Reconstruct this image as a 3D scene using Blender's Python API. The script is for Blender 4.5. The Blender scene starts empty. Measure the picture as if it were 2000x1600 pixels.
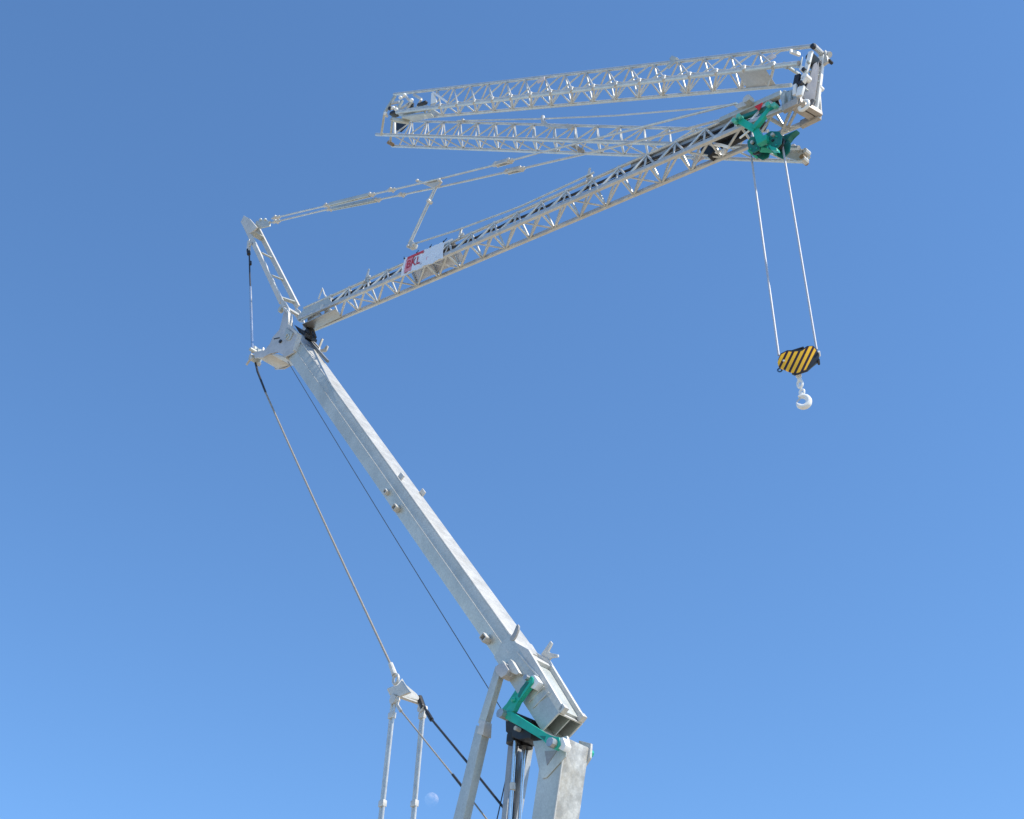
import bpy, bmesh, math, random
from mathutils import Vector, Matrix
random.seed(7)
R = math.radians
sc = bpy.context.scene
COL = sc.collection

# ------------------------------------------------------------------ camera
F = 2900.0; PITCH = R(38.0); CAM = Vector((0, 0, 1.6)); DIST = 30.0; TH = R(45)
fwd = Vector((0, math.cos(PITCH), math.sin(PITCH)))
up = Vector((0, -math.sin(PITCH), math.cos(PITCH)))
right = Vector((1, 0, 0))
cd = bpy.data.cameras.new('camera'); cam = bpy.data.objects.new('camera', cd); COL.objects.link(cam)
cam.location = CAM; cam.rotation_euler = (R(90) + PITCH, 0, 0)
cd.sensor_width = 36; cd.sensor_fit = 'HORIZONTAL'; cd.lens = F / 2000 * 36
cd.clip_end = 20000; cd.clip_start = 0.1
sc.camera = cam

# crane frame: E1 along the crane's plane, E3 across it (away from the viewer), Z up
E1 = Vector((math.cos(TH), -math.sin(TH), 0)); E3 = Vector((math.sin(TH), math.cos(TH), 0)); Z = Vector((0, 0, 1))
P0 = CAM + fwd * DIST
def ray(px, py): return fwd + right * ((px - 1000) / F) + up * ((800 - py) / F)
def Q(px, py, c=0.0):
    """point of the crane that lies in the plane c metres behind its mid plane, from the survey of the photograph"""
    d = ray(px, py); t = ((P0 + E3 * c) - CAM).dot(E3) / d.dot(E3)
    return CAM + d * t
def proj(p):
    v = p - CAM; z = v.dot(fwd)
    return (1000 + F * v.dot(right) / z, 800 - F * v.dot(up) / z)

# ------------------------------------------------------------------ materials
def nodes(name):
    m = bpy.data.materials.new(name); m.use_nodes = True
    nt = m.node_tree; b = nt.nodes['Principled BSDF']
    return m, nt, b
def N(nt, t, **kw):
    n = nt.nodes.new(t)
    for k, v in kw.items(): setattr(n, k, v)
    return n
def metal(name, c1, c2, rough=0.5, metallic=0.4, scale=3.0, stain=None, stain_amt=0.0, bump=0.0, fine=40, lo=.32, hi=.68):
    m, nt, b = nodes(name); L = nt.links.new
    tc = N(nt, 'ShaderNodeTexCoord')
    n1 = N(nt, 'ShaderNodeTexNoise'); n1.inputs['Scale'].default_value = scale; n1.inputs['Detail'].default_value = 8; n1.inputs['Roughness'].default_value = .65
    n2 = N(nt, 'ShaderNodeTexVoronoi'); n2.inputs['Scale'].default_value = fine
    L(tc.outputs['Object'], n1.inputs['Vector']); L(tc.outputs['Object'], n2.inputs['Vector'])
    r1 = N(nt, 'ShaderNodeValToRGB'); r1.color_ramp.elements[0].position = lo; r1.color_ramp.elements[1].position = hi
    r1.color_ramp.elements[0].color = (*c1, 1); r1.color_ramp.elements[1].color = (*c2, 1)
    L(n1.outputs['Fac'], r1.inputs['Fac'])
    mx = N(nt, 'ShaderNodeMix', data_type='RGBA', blend_type='MULTIPLY'); mx.inputs[0].default_value = .18
    L(r1.outputs['Color'], mx.inputs[6]); L(n2.outputs['Color'], mx.inputs[7])
    hs = N(nt, 'ShaderNodeRGBToBW'); L(n2.outputs['Color'], hs.inputs[0]); L(hs.outputs[0], mx.inputs[7])
    out = mx.outputs[2]
    if stain:
        n3 = N(nt, 'ShaderNodeTexNoise'); n3.inputs['Scale'].default_value = 1.7; n3.inputs['Detail'].default_value = 10; n3.inputs['Roughness'].default_value = .75
        mp = N(nt, 'ShaderNodeMapping'); mp.inputs['Scale'].default_value = (1, 1, .55); mp.inputs['Location'].default_value = (3.1, 7.7, 1.3)
        L(tc.outputs['Object'], mp.inputs['Vector']); L(mp.outputs[0], n3.inputs['Vector'])
        r3 = N(nt, 'ShaderNodeValToRGB'); r3.color_ramp.elements[0].position = .52; r3.color_ramp.elements[1].position = .72
        r3.color_ramp.elements[1].color = (stain_amt,) * 3 + (1,)
        L(n3.outputs['Fac'], r3.inputs['Fac'])
        m3 = N(nt, 'ShaderNodeMix', data_type='RGBA'); L(r3.outputs['Color'], m3.inputs[0]); L(out, m3.inputs[6]); m3.inputs[7].default_value = (*stain, 1)
        out = m3.outputs[2]
    L(out, b.inputs['Base Color'])
    b.inputs['Metallic'].default_value = metallic
    rr = N(nt, 'ShaderNodeMapRange'); rr.inputs[3].default_value = rough - .1; rr.inputs[4].default_value = rough + .12
    L(n1.outputs['Fac'], rr.inputs[0]); L(rr.outputs[0], b.inputs['Roughness'])
    if bump:
        bp = N(nt, 'ShaderNodeBump'); bp.inputs['Strength'].default_value = bump; bp.inputs['Distance'].default_value = .01
        L(n1.outputs['Fac'], bp.inputs['Height']); L(bp.outputs[0], b.inputs['Normal'])
    return m
def paint(name, col, rough=.4, var=.15, metallic=0.0, scale=6, wear=.25):
    m, nt, b = nodes(name); L = nt.links.new
    tc = N(nt, 'ShaderNodeTexCoord'); n1 = N(nt, 'ShaderNodeTexNoise'); n1.inputs['Scale'].default_value = scale; n1.inputs['Detail'].default_value = 6
    L(tc.outputs['Object'], n1.inputs['Vector'])
    r1 = N(nt, 'ShaderNodeValToRGB'); r1.color_ramp.elements[0].position = .3; r1.color_ramp.elements[1].position = .7
    r1.color_ramp.elements[0].color = tuple(x * (1 - var) for x in col) + (1,); r1.color_ramp.elements[1].color = tuple(min(1, x * (1 + var)) for x in col) + (1,)
    L(n1.outputs['Fac'], r1.inputs['Fac'])
    n2 = N(nt, 'ShaderNodeTexNoise'); n2.inputs['Scale'].default_value = 9; n2.inputs['Detail'].default_value = 9; n2.inputs['Roughness'].default_value = .8
    mp = N(nt, 'ShaderNodeMapping'); mp.inputs['Location'].default_value = (5.2, 1.7, 9.1); L(tc.outputs['Object'], mp.inputs['Vector']); L(mp.outputs[0], n2.inputs['Vector'])
    r2 = N(nt, 'ShaderNodeValToRGB'); r2.color_ramp.elements[0].position = .54; r2.color_ramp.elements[1].position = .72; r2.color_ramp.elements[1].color = (wear, wear, wear, 1)
    L(n2.outputs['Fac'], r2.inputs['Fac']); m2 = N(nt, 'ShaderNodeMix', data_type='RGBA'); L(r2.outputs['Color'], m2.inputs[0]); L(r1.outputs['Color'], m2.inputs[6])
    m2.inputs[7].default_value = (.22, .21, .19, 1); L(m2.outputs[2], b.inputs['Base Color'])
    b.inputs['Roughness'].default_value = rough; b.inputs['Metallic'].default_value = metallic
    return m
GALV = metal('galvanised_plate', (.47, .50, .47), (.60, .63, .60), .42, .28, 1.6, (.36, .36, .33), .5, .08)
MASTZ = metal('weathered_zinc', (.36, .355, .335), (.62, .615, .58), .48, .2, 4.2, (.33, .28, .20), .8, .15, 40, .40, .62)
TUBE = metal('galvanised_tube', (.52, .525, .51), (.68, .68, .65), .36, .38, 5.0, (.36, .32, .26), .35)
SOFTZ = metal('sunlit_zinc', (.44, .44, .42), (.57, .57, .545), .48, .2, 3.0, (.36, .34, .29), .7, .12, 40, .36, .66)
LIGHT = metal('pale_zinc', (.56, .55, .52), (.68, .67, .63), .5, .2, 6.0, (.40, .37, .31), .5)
CHROME = metal('chromed_rod', (.72, .72, .72), (.8, .8, .8), .16, .9, 3.0)
ROPE = metal('steel_rope', (.26, .24, .21), (.42, .385, .335), .55, .25, 40.0)
ROPEP = metal('bright_hoist_rope', (.38, .41, .48), (.52, .55, .63), .5, .0, 60.0)
DARKROPE = paint('black_sleeved_rope', (.018, .02, .026), .5)
THINROPE = paint('grey_wire', (.10, .11, .13), .5)
BLACK = paint('black_paint', (.012, .013, .016), .42, wear=.08)
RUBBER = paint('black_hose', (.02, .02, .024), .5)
GREEN = paint('green_paint', (.011, .40, .285), .36, .12)
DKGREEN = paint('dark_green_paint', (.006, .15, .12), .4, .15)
RED = paint('red_paint', (.62, .02, .015), .4)
WHITE = paint('white_paint', (.80, .80, .78), .4, .06)
VINYL = paint('white_vinyl', (.80, .79, .79), .5, .04, wear=.12)
INK = paint('red_ink', (.60, .045, .055), .5, .1)
DKINK = paint('dark_red_ink', (.52, .015, .025), .5, .1)
PINK = paint('pale_red_ink', (.74, .26, .28), .5, .1)
RUST = paint('ochre_paint', (.30, .19, .09), .6, .3)
def stripes(name, vec, off):
    m, nt, b = nodes(name); L = nt.links.new
    tc = N(nt, 'ShaderNodeTexCoord'); d = N(nt, 'ShaderNodeVectorMath', operation='DOT_PRODUCT'); d.inputs[1].default_value = vec
    L(tc.outputs['Object'], d.inputs[0])
    a = N(nt, 'ShaderNodeMath', operation='ADD'); a.inputs[1].default_value = off; L(d.outputs['Value'], a.inputs[0])
    f = N(nt, 'ShaderNodeMath', operation='FRACT'); L(a.outputs[0], f.inputs[0])
    g = N(nt, 'ShaderNodeMath', operation='GREATER_THAN'); g.inputs[1].default_value = .44; L(f.outputs[0], g.inputs[0])
    mx = N(nt, 'ShaderNodeMix', data_type='RGBA'); L(g.outputs[0], mx.inputs[0])
    mx.inputs[6].default_value = (.03, .006, .008, 1); mx.inputs[7].default_value = (.86, .47, .012, 1)
    L(mx.outputs[2], b.inputs['Base Color']); b.inputs['Roughness'].default_value = .38
    return m

# ------------------------------------------------------------------ mesh building
class MB:
    def __init__(s): s.bm = bmesh.new()
    def _bev(s, vs, bev, seg=2):
        if bev:
            es = set(e for v in vs for e in v.link_edges)
            bmesh.ops.bevel(s.bm, geom=list(es), offset=bev, segments=seg, affect='EDGES', profile=.6)
    def loft(s, a, b, bev=0, capa=True, capb=True, seg=2):
        """skin between two equal rings of points"""
        va = [s.bm.verts.new(p) for p in a]; vb = [s.bm.verts.new(p) for p in b]; n = len(a)
        for i in range(n): s.bm.faces.new((va[i], va[(i + 1) % n], vb[(i + 1) % n], vb[i]))
        if capa: s.bm.faces.new(list(reversed(va)))
        if capb: s.bm.faces.new(vb)
        s._bev(va + vb, bev, seg); return s
    def prism(s, pts, vec, bev=0):
        return s.loft(pts, [p + vec for p in pts], bev)
    def plate(s, px, c, th, bev=.008, off=0.0):
        """flat plate parallel to the crane's plane; its near face lies c metres behind the mid plane"""
        return s.prism([Q(x, y, c) + E3 * off for x, y in px], E3 * th, bev)
    def beam(s, p, q, wa, wc, bev=.006, side=None, wa2=None, wc2=None):
        """rectangular bar; wa is its depth in the crane's plane, wc its width across"""
        d = (q - p).normalized(); sd = side or E3; sd = (sd - d * sd.dot(d)).normalized(); n = d.cross(sd)
        wa2 = wa2 or wa; wc2 = wc2 or wc
        def ring(o, a, c): return [o + n * (x * a / 2) + sd * (y * c / 2) for x, y in ((-1, -1), (1, -1), (1, 1), (-1, 1))]
        return s.loft(ring(p, wa, wc), ring(q, wa2, wc2), bev)
    def tube(s, p, q, r, n=10, r2=None, caps=True):
        d = (q - p).normalized(); a = d.orthogonal().normalized(); b = d.cross(a); r2 = r2 or r
        ra = [p + (a * math.cos(t) + b * math.sin(t)) * r for t in [2 * math.pi * i / n for i in range(n)]]
        rb = [q + (a * math.cos(t) + b * math.sin(t)) * r2 for t in [2 * math.pi * i / n for i in range(n)]]
        return s.loft(ra, rb, 0, caps, caps)
    def path(s, pts, rad, n=10):
        """one continuous tube through pts; rad a number or one per point"""
        rad = rad if isinstance(rad, (list, tuple)) else [rad] * len(pts)
        a = None; rings = []
        for i, p in enumerate(pts):
            d = (pts[min(i + 1, len(pts) - 1)] - pts[max(i - 1, 0)]).normalized()
            a = d.orthogonal().normalized() if a is None else (a - d * a.dot(d)).normalized(); b = d.cross(a)
            rings.append([s.bm.verts.new(p + (a * math.cos(t) + b * math.sin(t)) * rad[i]) for t in [2 * math.pi * k / n for k in range(n)]])
        for u, v in zip(rings, rings[1:]):
            for k in range(n): s.bm.faces.new((u[k], u[(k + 1) % n], v[(k + 1) % n], v[k]))
        s.bm.faces.new(list(reversed(rings[0]))); s.bm.faces.new(rings[-1]); return s
    def ring(s, o, ax, r, tr, n=20, m=8, sx=1.0, upv=None):
        ax = ax.normalized(); a = (upv - ax * upv.dot(ax)).normalized() if upv else ax.orthogonal().normalized(); b = ax.cross(a)
        rs = []
        for i in range(n):
            t = 2 * math.pi * i / n; ctr = o + a * (math.cos(t) * r * sx) + b * (math.sin(t) * r); rd = (a * math.cos(t) + b * math.sin(t))
            rs.append([s.bm.verts.new(ctr + rd * (math.cos(k) * tr) + ax * (math.sin(k) * tr)) for k in [2 * math.pi * j / m for j in range(m)]])
        for i in range(n):
            u, v = rs[i], rs[(i + 1) % n]
            for k in range(m): s.bm.faces.new((u[k], u[(k + 1) % m], v[(k + 1) % m], v[k]))
        return s
    def ball(s, o, r, sz=1.0):
        bmesh.ops.create_uvsphere(s.bm, u_segments=12, v_segments=8, radius=r, matrix=Matrix.Translation(o) @ Matrix.Diagonal((1, 1, sz, 1))); return s
    def bolt(s, o, ax, r, l):
        ax = ax.normalized(); return s.tube(o - ax * l / 2, o + ax * l / 2, r, 8)
    def strip(s, rings, bev=0):
        vs = [[s.bm.verts.new(p) for p in r] for r in rings]; n = len(rings[0])
        for u, v in zip(vs, vs[1:]):
            for i in range(n): s.bm.faces.new((u[i], u[(i + 1) % n], v[(i + 1) % n], v[i]))
        s.bm.faces.new(list(reversed(vs[0]))); s.bm.faces.new(vs[-1])
        if bev:
            s.bm.normal_update()
            bmesh.ops.bevel(s.bm, geom=[e for e in s.bm.edges if e.calc_face_angle(0) > .6], offset=bev, segments=2, affect='EDGES', profile=.6)
        return s
    def pieces(s, name, mat, parent):
        """each separate piece becomes an object of its own"""
        left = set(s.bm.verts); res = []
        while left:
            st = [next(iter(left))]; isl = set(st)
            while st:
                for e in st.pop().link_edges:
                    for v in e.verts:
                        if v not in isl: isl.add(v); st.append(v)
            left -= isl; k = MB(); mp = {v: k.bm.verts.new(v.co) for v in isl}
            for f in {f for v in isl for f in v.link_faces}: k.bm.faces.new([mp[v] for v in f.verts])
            res.append(k.build(name, mat, parent))
        s.bm.free(); return res[0]
    def build(s, name, mat, parent=None, smooth=30):
        bmesh.ops.recalc_face_normals(s.bm, faces=s.bm.faces)
        o0 = base_of(parent) if parent else Vector((0, 0, 0))
        bmesh.ops.translate(s.bm, verts=s.bm.verts, vec=-o0)
        me = bpy.data.meshes.new(name); s.bm.to_mesh(me); s.bm.free()
        for p in me.polygons: p.use_smooth = True
        me.set_sharp_from_angle(angle=R(smooth))
        me.materials.append(mat)
        o = bpy.data.objects.new(name, me); COL.objects.link(o)
        if parent: o.parent = parent
        return o
def base_of(o):
    while o.parent: o = o.parent
    return o.location.copy()
def thing(name, label, cat, loc, group=None):
    o = bpy.data.objects.new(name, None); COL.objects.link(o); o.location = loc; o.empty_display_size = .3
    tag(o, label, cat, group); return o
def tag(o, label, cat, group=None):
    o['label'] = label; o['category'] = cat
    if group: o['group'] = group
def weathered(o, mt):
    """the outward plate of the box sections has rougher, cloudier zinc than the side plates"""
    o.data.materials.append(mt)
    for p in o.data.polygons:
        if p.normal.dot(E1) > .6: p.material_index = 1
def lerp(a, b, t): return a + (b - a) * t
def at_a(l, a):
    """the point of line l (two points) at distance a along the crane's plane"""
    t = (a - l[0].dot(E1)) / (l[1].dot(E1) - l[0].dot(E1)); return lerp(l[0], l[1], t)
def drop(p, q, z):
    """continue the line p-q down to height z"""
    return p + (q - p) * ((z - p.z) / (q.z - p.z))

# ------------------------------------------------------------------ ground
g = MB(); gv = [Vector((2500 * math.cos(t), 2500 * math.sin(t), 0)) for t in [2 * math.pi * i / 64 for i in range(64)]]
g.bm.faces.new([g.bm.verts.new(p) for p in gv])
GROUND, nt, b = nodes('pale_gravel'); L = nt.links.new
tc = N(nt, 'ShaderNodeTexCoord'); n1 = N(nt, 'ShaderNodeTexNoise'); n1.inputs['Scale'].default_value = .4; n1.inputs['Detail'].default_value = 12
L(tc.outputs['Object'], n1.inputs['Vector']); r1 = N(nt, 'ShaderNodeValToRGB')
r1.color_ramp.elements[0].color = (.34, .27, .18, 1); r1.color_ramp.elements[1].color = (.53, .45, .33, 1)
L(n1.outputs['Fac'], r1.inputs['Fac']); L(r1.outputs['Color'], b.inputs['Base Color']); b.inputs['Roughness'].default_value = .95
go = g.build('ground', GROUND); go['kind'] = 'structure'

# ------------------------------------------------------------------ the crane
mast_foot = drop(Q(1103, 1450), Q(1083, 1599), 0)
crane = thing('folding_tower_crane', 'galvanised self-erecting tower crane with folded lattice jib against the blue sky', 'crane', Vector((mast_foot.x, mast_foot.y, 0)))

# --- lower mast
WL = .56; cl = -.33
m = MB()
def mast_ring(l, r): 
    a, b_ = Q(*l, cl), Q(*r, cl); return [a, b_, b_ + E3 * WL, a + E3 * WL]
ztop = mast_ring((1041, 1446), (1107, 1440)); zbot = mast_ring((1038, 1599), (1082, 1599))
zmid = mast_ring((1052, 1503), (1096, 1503))
low = [drop(a, c, 1.1) for a, c in zip(zmid, zbot)]
m.strip([mast_ring((1040, 1447), (1106, 1440)), zmid, low], .022)
lower = m.build('lower_mast', GALV, crane); weathered(lower, MASTZ)
m = MB()   # gusset on the side plate, under the dark triangle
m.plate([(1041, 1450), (1107, 1446), (1105, 1478), (1067, 1519), (1059, 1521), (1053, 1508), (1054, 1490)], cl - .022, .018)
m.build('gusset_plate', GALV, lower)
m = MB(); m.plate([(1064, 1467), (1088, 1466), (1068, 1495)], cl - .03, .006, 0); m.build('triangle_shade', metal('shaded_zinc', (.30, .31, .33), (.38, .39, .40), .6, .2), lower)  # recess is a thin plate laid on, its shade put into darker zinc
m = MB()   # ear of the far side plate beyond the sunlit face
m.plate([(1130, 1446), (1154, 1452), (1152, 1480), (1141, 1497), (1132, 1500)], cl + WL - .01, .05, .01); m.build('hinge_ear', LIGHT, lower)
m = MB(); m.plate([(1098, 1440), (1107, 1437), (1110, 1450), (1102, 1458)], cl - .03, .05, .008); m.build('hinge_ear', LIGHT, lower)
m = MB(); m.bolt(Q(1152, 1472, cl + WL + .06), E3, .07, .06); m.build('far_link_pin', GREEN, lower)
m = MB(); m.path([Q(1106, 1441, cl), Q(1096, 1503, cl), low[1]], .016, 8); m.build('edge_highlight', LIGHT, lower)  # pale bead added as the bright highlight on the mast edge

# --- upper mast (the long inclined box)
WB = .53; cu = -.33; BUL = .065
def usec(bl, cr, br, BUL=BUL):
    a, k, b_ = Q(*bl, cu), Q(*cr, cu - BUL), Q(*br, cu)
    return [a, k, b_, b_ + E3 * WB, k + E3 * (WB + 2 * BUL), a + E3 * WB]
top = usec((557, 692), (577, 684), (586, 666)); mid = usec((975, 1296), (989, 1268), (1026, 1280)); 
m = MB(); m.loft(top, usec((972, 1292), (986, 1264.5), (1015, 1264)), .03)
upper = m.build('upper_mast', GALV, crane); weathered(upper, SOFTZ)
m = MB()   # plated sleeve at the lower end, a little proud of the box, open at the bottom
def grow(r, k=.012):
    ctr = sum(r, Vector()) / 6; return [p + (p - ctr).normalized() * k for p in r]
s0 = grow(usec((966, 1283), (980, 1256), (997, 1239))); s1 = grow(usec((1060, 1428), (1077, 1411), (1092, 1394), .005))
m.loft(s0, s1, 0, True, False)
inner = [lerp(p, sum(s1, Vector()) / 6, .07) for p in s1]; deep = [lerp(a, c, .55) for a, c in zip(inner, [lerp(p, sum(s0, Vector()) / 6, .07) for p in s0])]
va = [m.bm.verts.new(p) for p in s1]; vb = [m.bm.verts.new(p) for p in inner]; vc = [m.bm.verts.new(p) for p in deep]
for i in range(6):
    j = (i + 1) % 6
    m.bm.faces.new((va[i], va[j], vb[j], vb[i])); m.bm.faces.new((vb[i], vb[j], vc[j], vc[i]))
m.bm.faces.new(vc)
sleeve = m.build('sleeve', GALV, upper, 20); weathered(sleeve, SOFTZ)
m = MB(); iw = E3 * (WB * .52); m.prism([lerp(s1[2], s1[0], .06) + iw, lerp(s1[2], s1[0], .94) + iw, lerp(lerp(s1[2], s0[2], .35), lerp(s1[0], s0[0], .35), .94) + iw, lerp(lerp(s1[2], s0[2], .35), lerp(s1[0], s0[0], .35), .06) + iw], E3 * .02); m.build('inner_web', GALV, upper)
m = MB()   # rolled lip round the open end
for i, j in ((0, 2), (2, 3), (3, 5), (5, 0)): m.tube(s1[i], s1[j], .018, 8)
m.build('end_lip', LIGHT, sleeve)
UD = (Q(1080, 1355, cu) - Q(586, 666, cu)).normalized()       # down the upper mast
UN = E3.cross(UD).normalized()
if UN.dot(E1) < 0: UN = -UN                                    # out of its sunlit face
def rail(c, w=.07, h=.125):
    """raised edge of the lower end, running out of the face with a long taper"""
    p = Q(1006, 1254, cu) + E3 * c; q = Q(1092, 1393, cu) + E3 * c
    MB().prism([p, q, q + UN * h, p + UD * .42 + UN * h], E3 * w, .008).build('edge_rail', LIGHT, upper)
rail(-.012); rail(WB - .058)
m = MB(); p = Q(1022, 1280, cu) + E3 * .06; q = Q(1089, 1389, cu) + E3 * .06
m.prism([p, q, q + UN * .05, p + UD * .3 + UN * .05], E3 * (WB - .12), 0); m.build('recessed_cover', GALV, upper)
m = MB(); m.prism([p - UD * .25 + UN * .002, p + UD * .22 + UN * .002, p + UD * .22 + UN * .11, p + UD * .14 + UN * .11], E3 * (WB - .12), .005); m.build('ramp_plate', LIGHT, upper)
for dc in (-.012, WB - .10):
    m = MB(); p = Q(1093, 1394, cu) + E3 * dc; m.prism([p - UD * .08 + UN * .02, p + UD * .02 + UN * .02, p + UD * .02 + UN * .15, p - UD * .10 + UN * .15], E3 * .11, .012); m.build('end_stop', LIGHT, upper)
m = MB(); m.tube(Q(587, 667, cu), Q(1003, 1249, cu), .015, 8); m.build('edge_highlight', LIGHT, upper)  # highlight line along the front edge, made as a pale tube
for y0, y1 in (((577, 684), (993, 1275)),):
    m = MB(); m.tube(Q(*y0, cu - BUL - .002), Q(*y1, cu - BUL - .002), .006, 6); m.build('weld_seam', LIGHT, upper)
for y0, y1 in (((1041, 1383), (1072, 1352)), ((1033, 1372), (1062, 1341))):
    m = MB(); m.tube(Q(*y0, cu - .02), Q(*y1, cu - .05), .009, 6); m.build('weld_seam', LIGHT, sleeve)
m = MB(); m.tube(Q(1011, 1274, cu - .02), Q(1052, 1322, cu - .02), .02, 8); m.build('edge_highlight', LIGHT, sleeve)  # pale tube drawn for the white edge line on the sleeve
def lug(px, py, s=.14, w=.15):
    """hollow square stub welded on the side plate"""
    o = Q(px, py, cu - .03); d = UD * s; n = UN * s * .8; t = .022
    k = MB()
    for p, q, wa in ((o - d / 2 - n / 2, o + d / 2 - n / 2, t), (o - d / 2 + n / 2, o + d / 2 + n / 2, t)): k.beam(p - E3 * w / 2, q - E3 * w / 2, t, w, .004, side=E3)
    for p, q in ((o - d / 2 - n / 2, o - d / 2 + n / 2), (o + d / 2 - n / 2, o + d / 2 + n / 2)): k.beam(p - E3 * w / 2, q - E3 * w / 2, t, w, .004, side=E3)
    k.build('square_stub', LIGHT, upper)
lug(954, 1250); lug(758, 963, .10, .10); lug(778, 995, .13, .13)
for px, py, c in ((781, 929, .04), (790, 943, WB - .02)):
    o = Q(px, py, cu) + E3 * c; k = MB(); k.beam(o - UD * .09, o + UD * .09, .12, .035, .01); k.build('guide_ear', LIGHT, upper)
def fork(o, h=.26):
    """two-pronged cable guide standing on the sunlit face"""
    k = MB()
    pts = [o - UD * .10 - UN * .03, o + UD * .17 - UN * .03, o + UD * .16 + UN * h * .30, o + UD * .30 + UN * h * .75, o + UD * .26 + UN * h * .85, o + UD * .08 + UN * h * .45, o + UN * h * .42, o - UD * .04 + UN * h, o - UD * .12 + UN * h, o - UD * .10 + UN * h * .4]
    k.prism(pts, E3 * .035, .005); k.build('cable_fork', LIGHT, upper)
fork(Q(1024, 1262, cu) + E3 * (WB - .03))
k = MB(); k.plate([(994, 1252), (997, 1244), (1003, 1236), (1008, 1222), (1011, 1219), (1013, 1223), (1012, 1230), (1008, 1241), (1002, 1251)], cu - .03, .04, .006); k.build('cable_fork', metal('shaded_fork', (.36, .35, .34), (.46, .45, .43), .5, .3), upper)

# --- mast head: two side plates with an arm that carries the stay rope
m = MB()
head_px = [(555, 605), (566, 613), (567, 638), (584, 655), (577, 687), (557, 697), (543, 687), (528, 690), (514, 698), (497, 699), (496, 688), (517, 684), (527, 672), (532, 659), (546, 644)]
m.plate(head_px, -.42, .04, .006); m.plate(head_px, -.42, .04, .006, .66)
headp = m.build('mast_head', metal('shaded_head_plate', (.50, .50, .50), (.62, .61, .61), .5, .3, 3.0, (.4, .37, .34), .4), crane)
m = MB(); fl = [(557, 603), (566, 613), (567, 638), (584, 655), (577, 687)]
for p, q in zip(fl, fl[1:]): m.beam(Q(*p, -.42), Q(*q, -.42), .055, .14, .008)
m.build('edge_flange', LIGHT, headp)
m = MB()
for p, q in (((557, 697), (530, 690)), ((528, 690), (505, 698))): m.beam(Q(*p, -.42) + E3 * .33, Q(*q, -.42) + E3 * .33, .05, .6, .01)
m.build('floor_plate', LIGHT, headp)
m = MB(); m.plate([(558, 640), (572, 650), (566, 663), (560, 664), (556, 655)], -.45, .03, .006); m.ring(Q(561, 657, -.46), E3, .07, .02, 14, 6); m.build('reinforcing_plate', GALV, headp)
m = MB(); m.bolt(Q(548, 667, -.43), E3, .05, .06); m.beam(Q(535, 662, -.425), Q(546, 660, -.425), .03, .02); m.pieces('hole_cover', BLACK, headp)
m = MB()
for x, y, r_ in ((503, 686, .09), (509, 692, .10), (498, 702, .09)): m.bolt(Q(x, y, -.1), E3, r_, .3)
m.bolt(Q(503, 690, -.2), E3, .05, .5)
m.pieces('rope_sheave', GALV, headp)
m = MB(); m.beam(Q(490, 700, -.2), Q(481, 713, -.2), .05, .05); m.beam(Q(514, 680, -.3), Q(513, 691, -.3), .06, .05); m.beam(Q(490, 693, -.25), Q(492, 702, -.25), .09, .06)
m.beam(Q(500, 706, 0), Q(506, 712, 0), .1, .1); m.pieces('clamp', LIGHT, headp)
m = MB()   # black plate filling the dark gap between jib root and mast head
m.plate([(574, 634), (584, 640), (596, 650), (594, 656), (584, 650)], -.25, .4, .01); m.build('gap_plate', RUBBER, crane)
m = MB(); m.beam(Q(592, 652, .2), Q(640, 706, .2), .07, .08); m.build('cable_duct', metal('dull_zinc', (.2, .22, .24), (.3, .32, .33), .5, .4), upper)
m = MB(); m.beam(Q(612, 648, .0), Q(616, 660, 0), .06, .06); m.beam(Q(604, 645, .1), Q(606, 661, .1), .2, .2); m.build('limit_switch', BLACK, crane)
o = Q(622, 682, .42); k = MB(); k.plate([(618, 684), (632, 682), (634, 679), (638, 674), (640, 676), (637, 684), (634, 687), (618, 688)], .42, .04); k.beam(Q(622, 682, .42), Q(630, 662, .42), .05, .05); k.build('cable_fork', LIGHT, upper)

# --- jib strut (two flanged legs above the mast head)
def leg(c, p0, p1, pb):
    k = MB(); a, b_ = Q(*p0, c), Q(*p1, c); k.beam(a, b_, .12, .045, .006)
    d = (b_ - a).normalized(); n = d.cross(E3); n = n if n.dot(E1) > 0 else -n
    k.beam(a + n * .06 + E3 * .012, b_ + n * .06 + E3 * .012, .02, .07, .004)
    k.beam(a - n * .06 + E3 * .012, b_ - n * .06 + E3 * .012, .02, .07, .004)
    return k
strut = leg(-.27, (474, 430), (549, 590), 0).build('jib_strut', LIGHT, crane)
leg(.20, (503, 447), (581, 600), 0).build('strut_leg', LIGHT, strut)
SN = [Q(474, 430, -.27), Q(549, 590, -.27)]; SF = [Q(503, 447, .20), Q(581, 600, .20)]
for t, th, wd in ((.14, .16, .05), (.40, .05, .04), (.68, .05, .04), (.95, .09, .05)):
    k = MB(); k.beam(lerp(*SN, t), lerp(*SF, t), th, wd, .006, side=(SN[1] - SN[0]).normalized()); k.build('cross_bar', GALV, strut)
hb_px = [(470, 434), (476, 421), (487, 427), (502, 444), (496, 450), (487, 456), (480, 452)]
m = MB(); m.plate(hb_px, -.31, .05); m.plate([(500, 448), (507, 446), (510, 456), (506, 462)], .18, .05); m.pieces('head_bracket', LIGHT, strut)
m = MB(); m.beam(Q(478, 434, -.28), Q(503, 449, .2), .14, .08, .01); m.build('head_tube', GALV, strut)
fb_px = [(549, 583), (557, 590), (563, 600), (566, 613), (556, 612), (547, 600)]
m = MB(); m.plate(fb_px, -.30, .04); m.plate(fb_px, -.30, .04, .008, .47); m.pieces('foot_bracket', LIGHT, strut)
m = MB(); m.bolt(Q(556, 600, -.29) + E3 * .24, E3, .05, .6); m.build('foot_axle', LIGHT, strut)
m = MB(); m.bolt(Q(549, 605, -.30), E3, .09, .1); m.build('foot_boss', GALV, strut)
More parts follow.
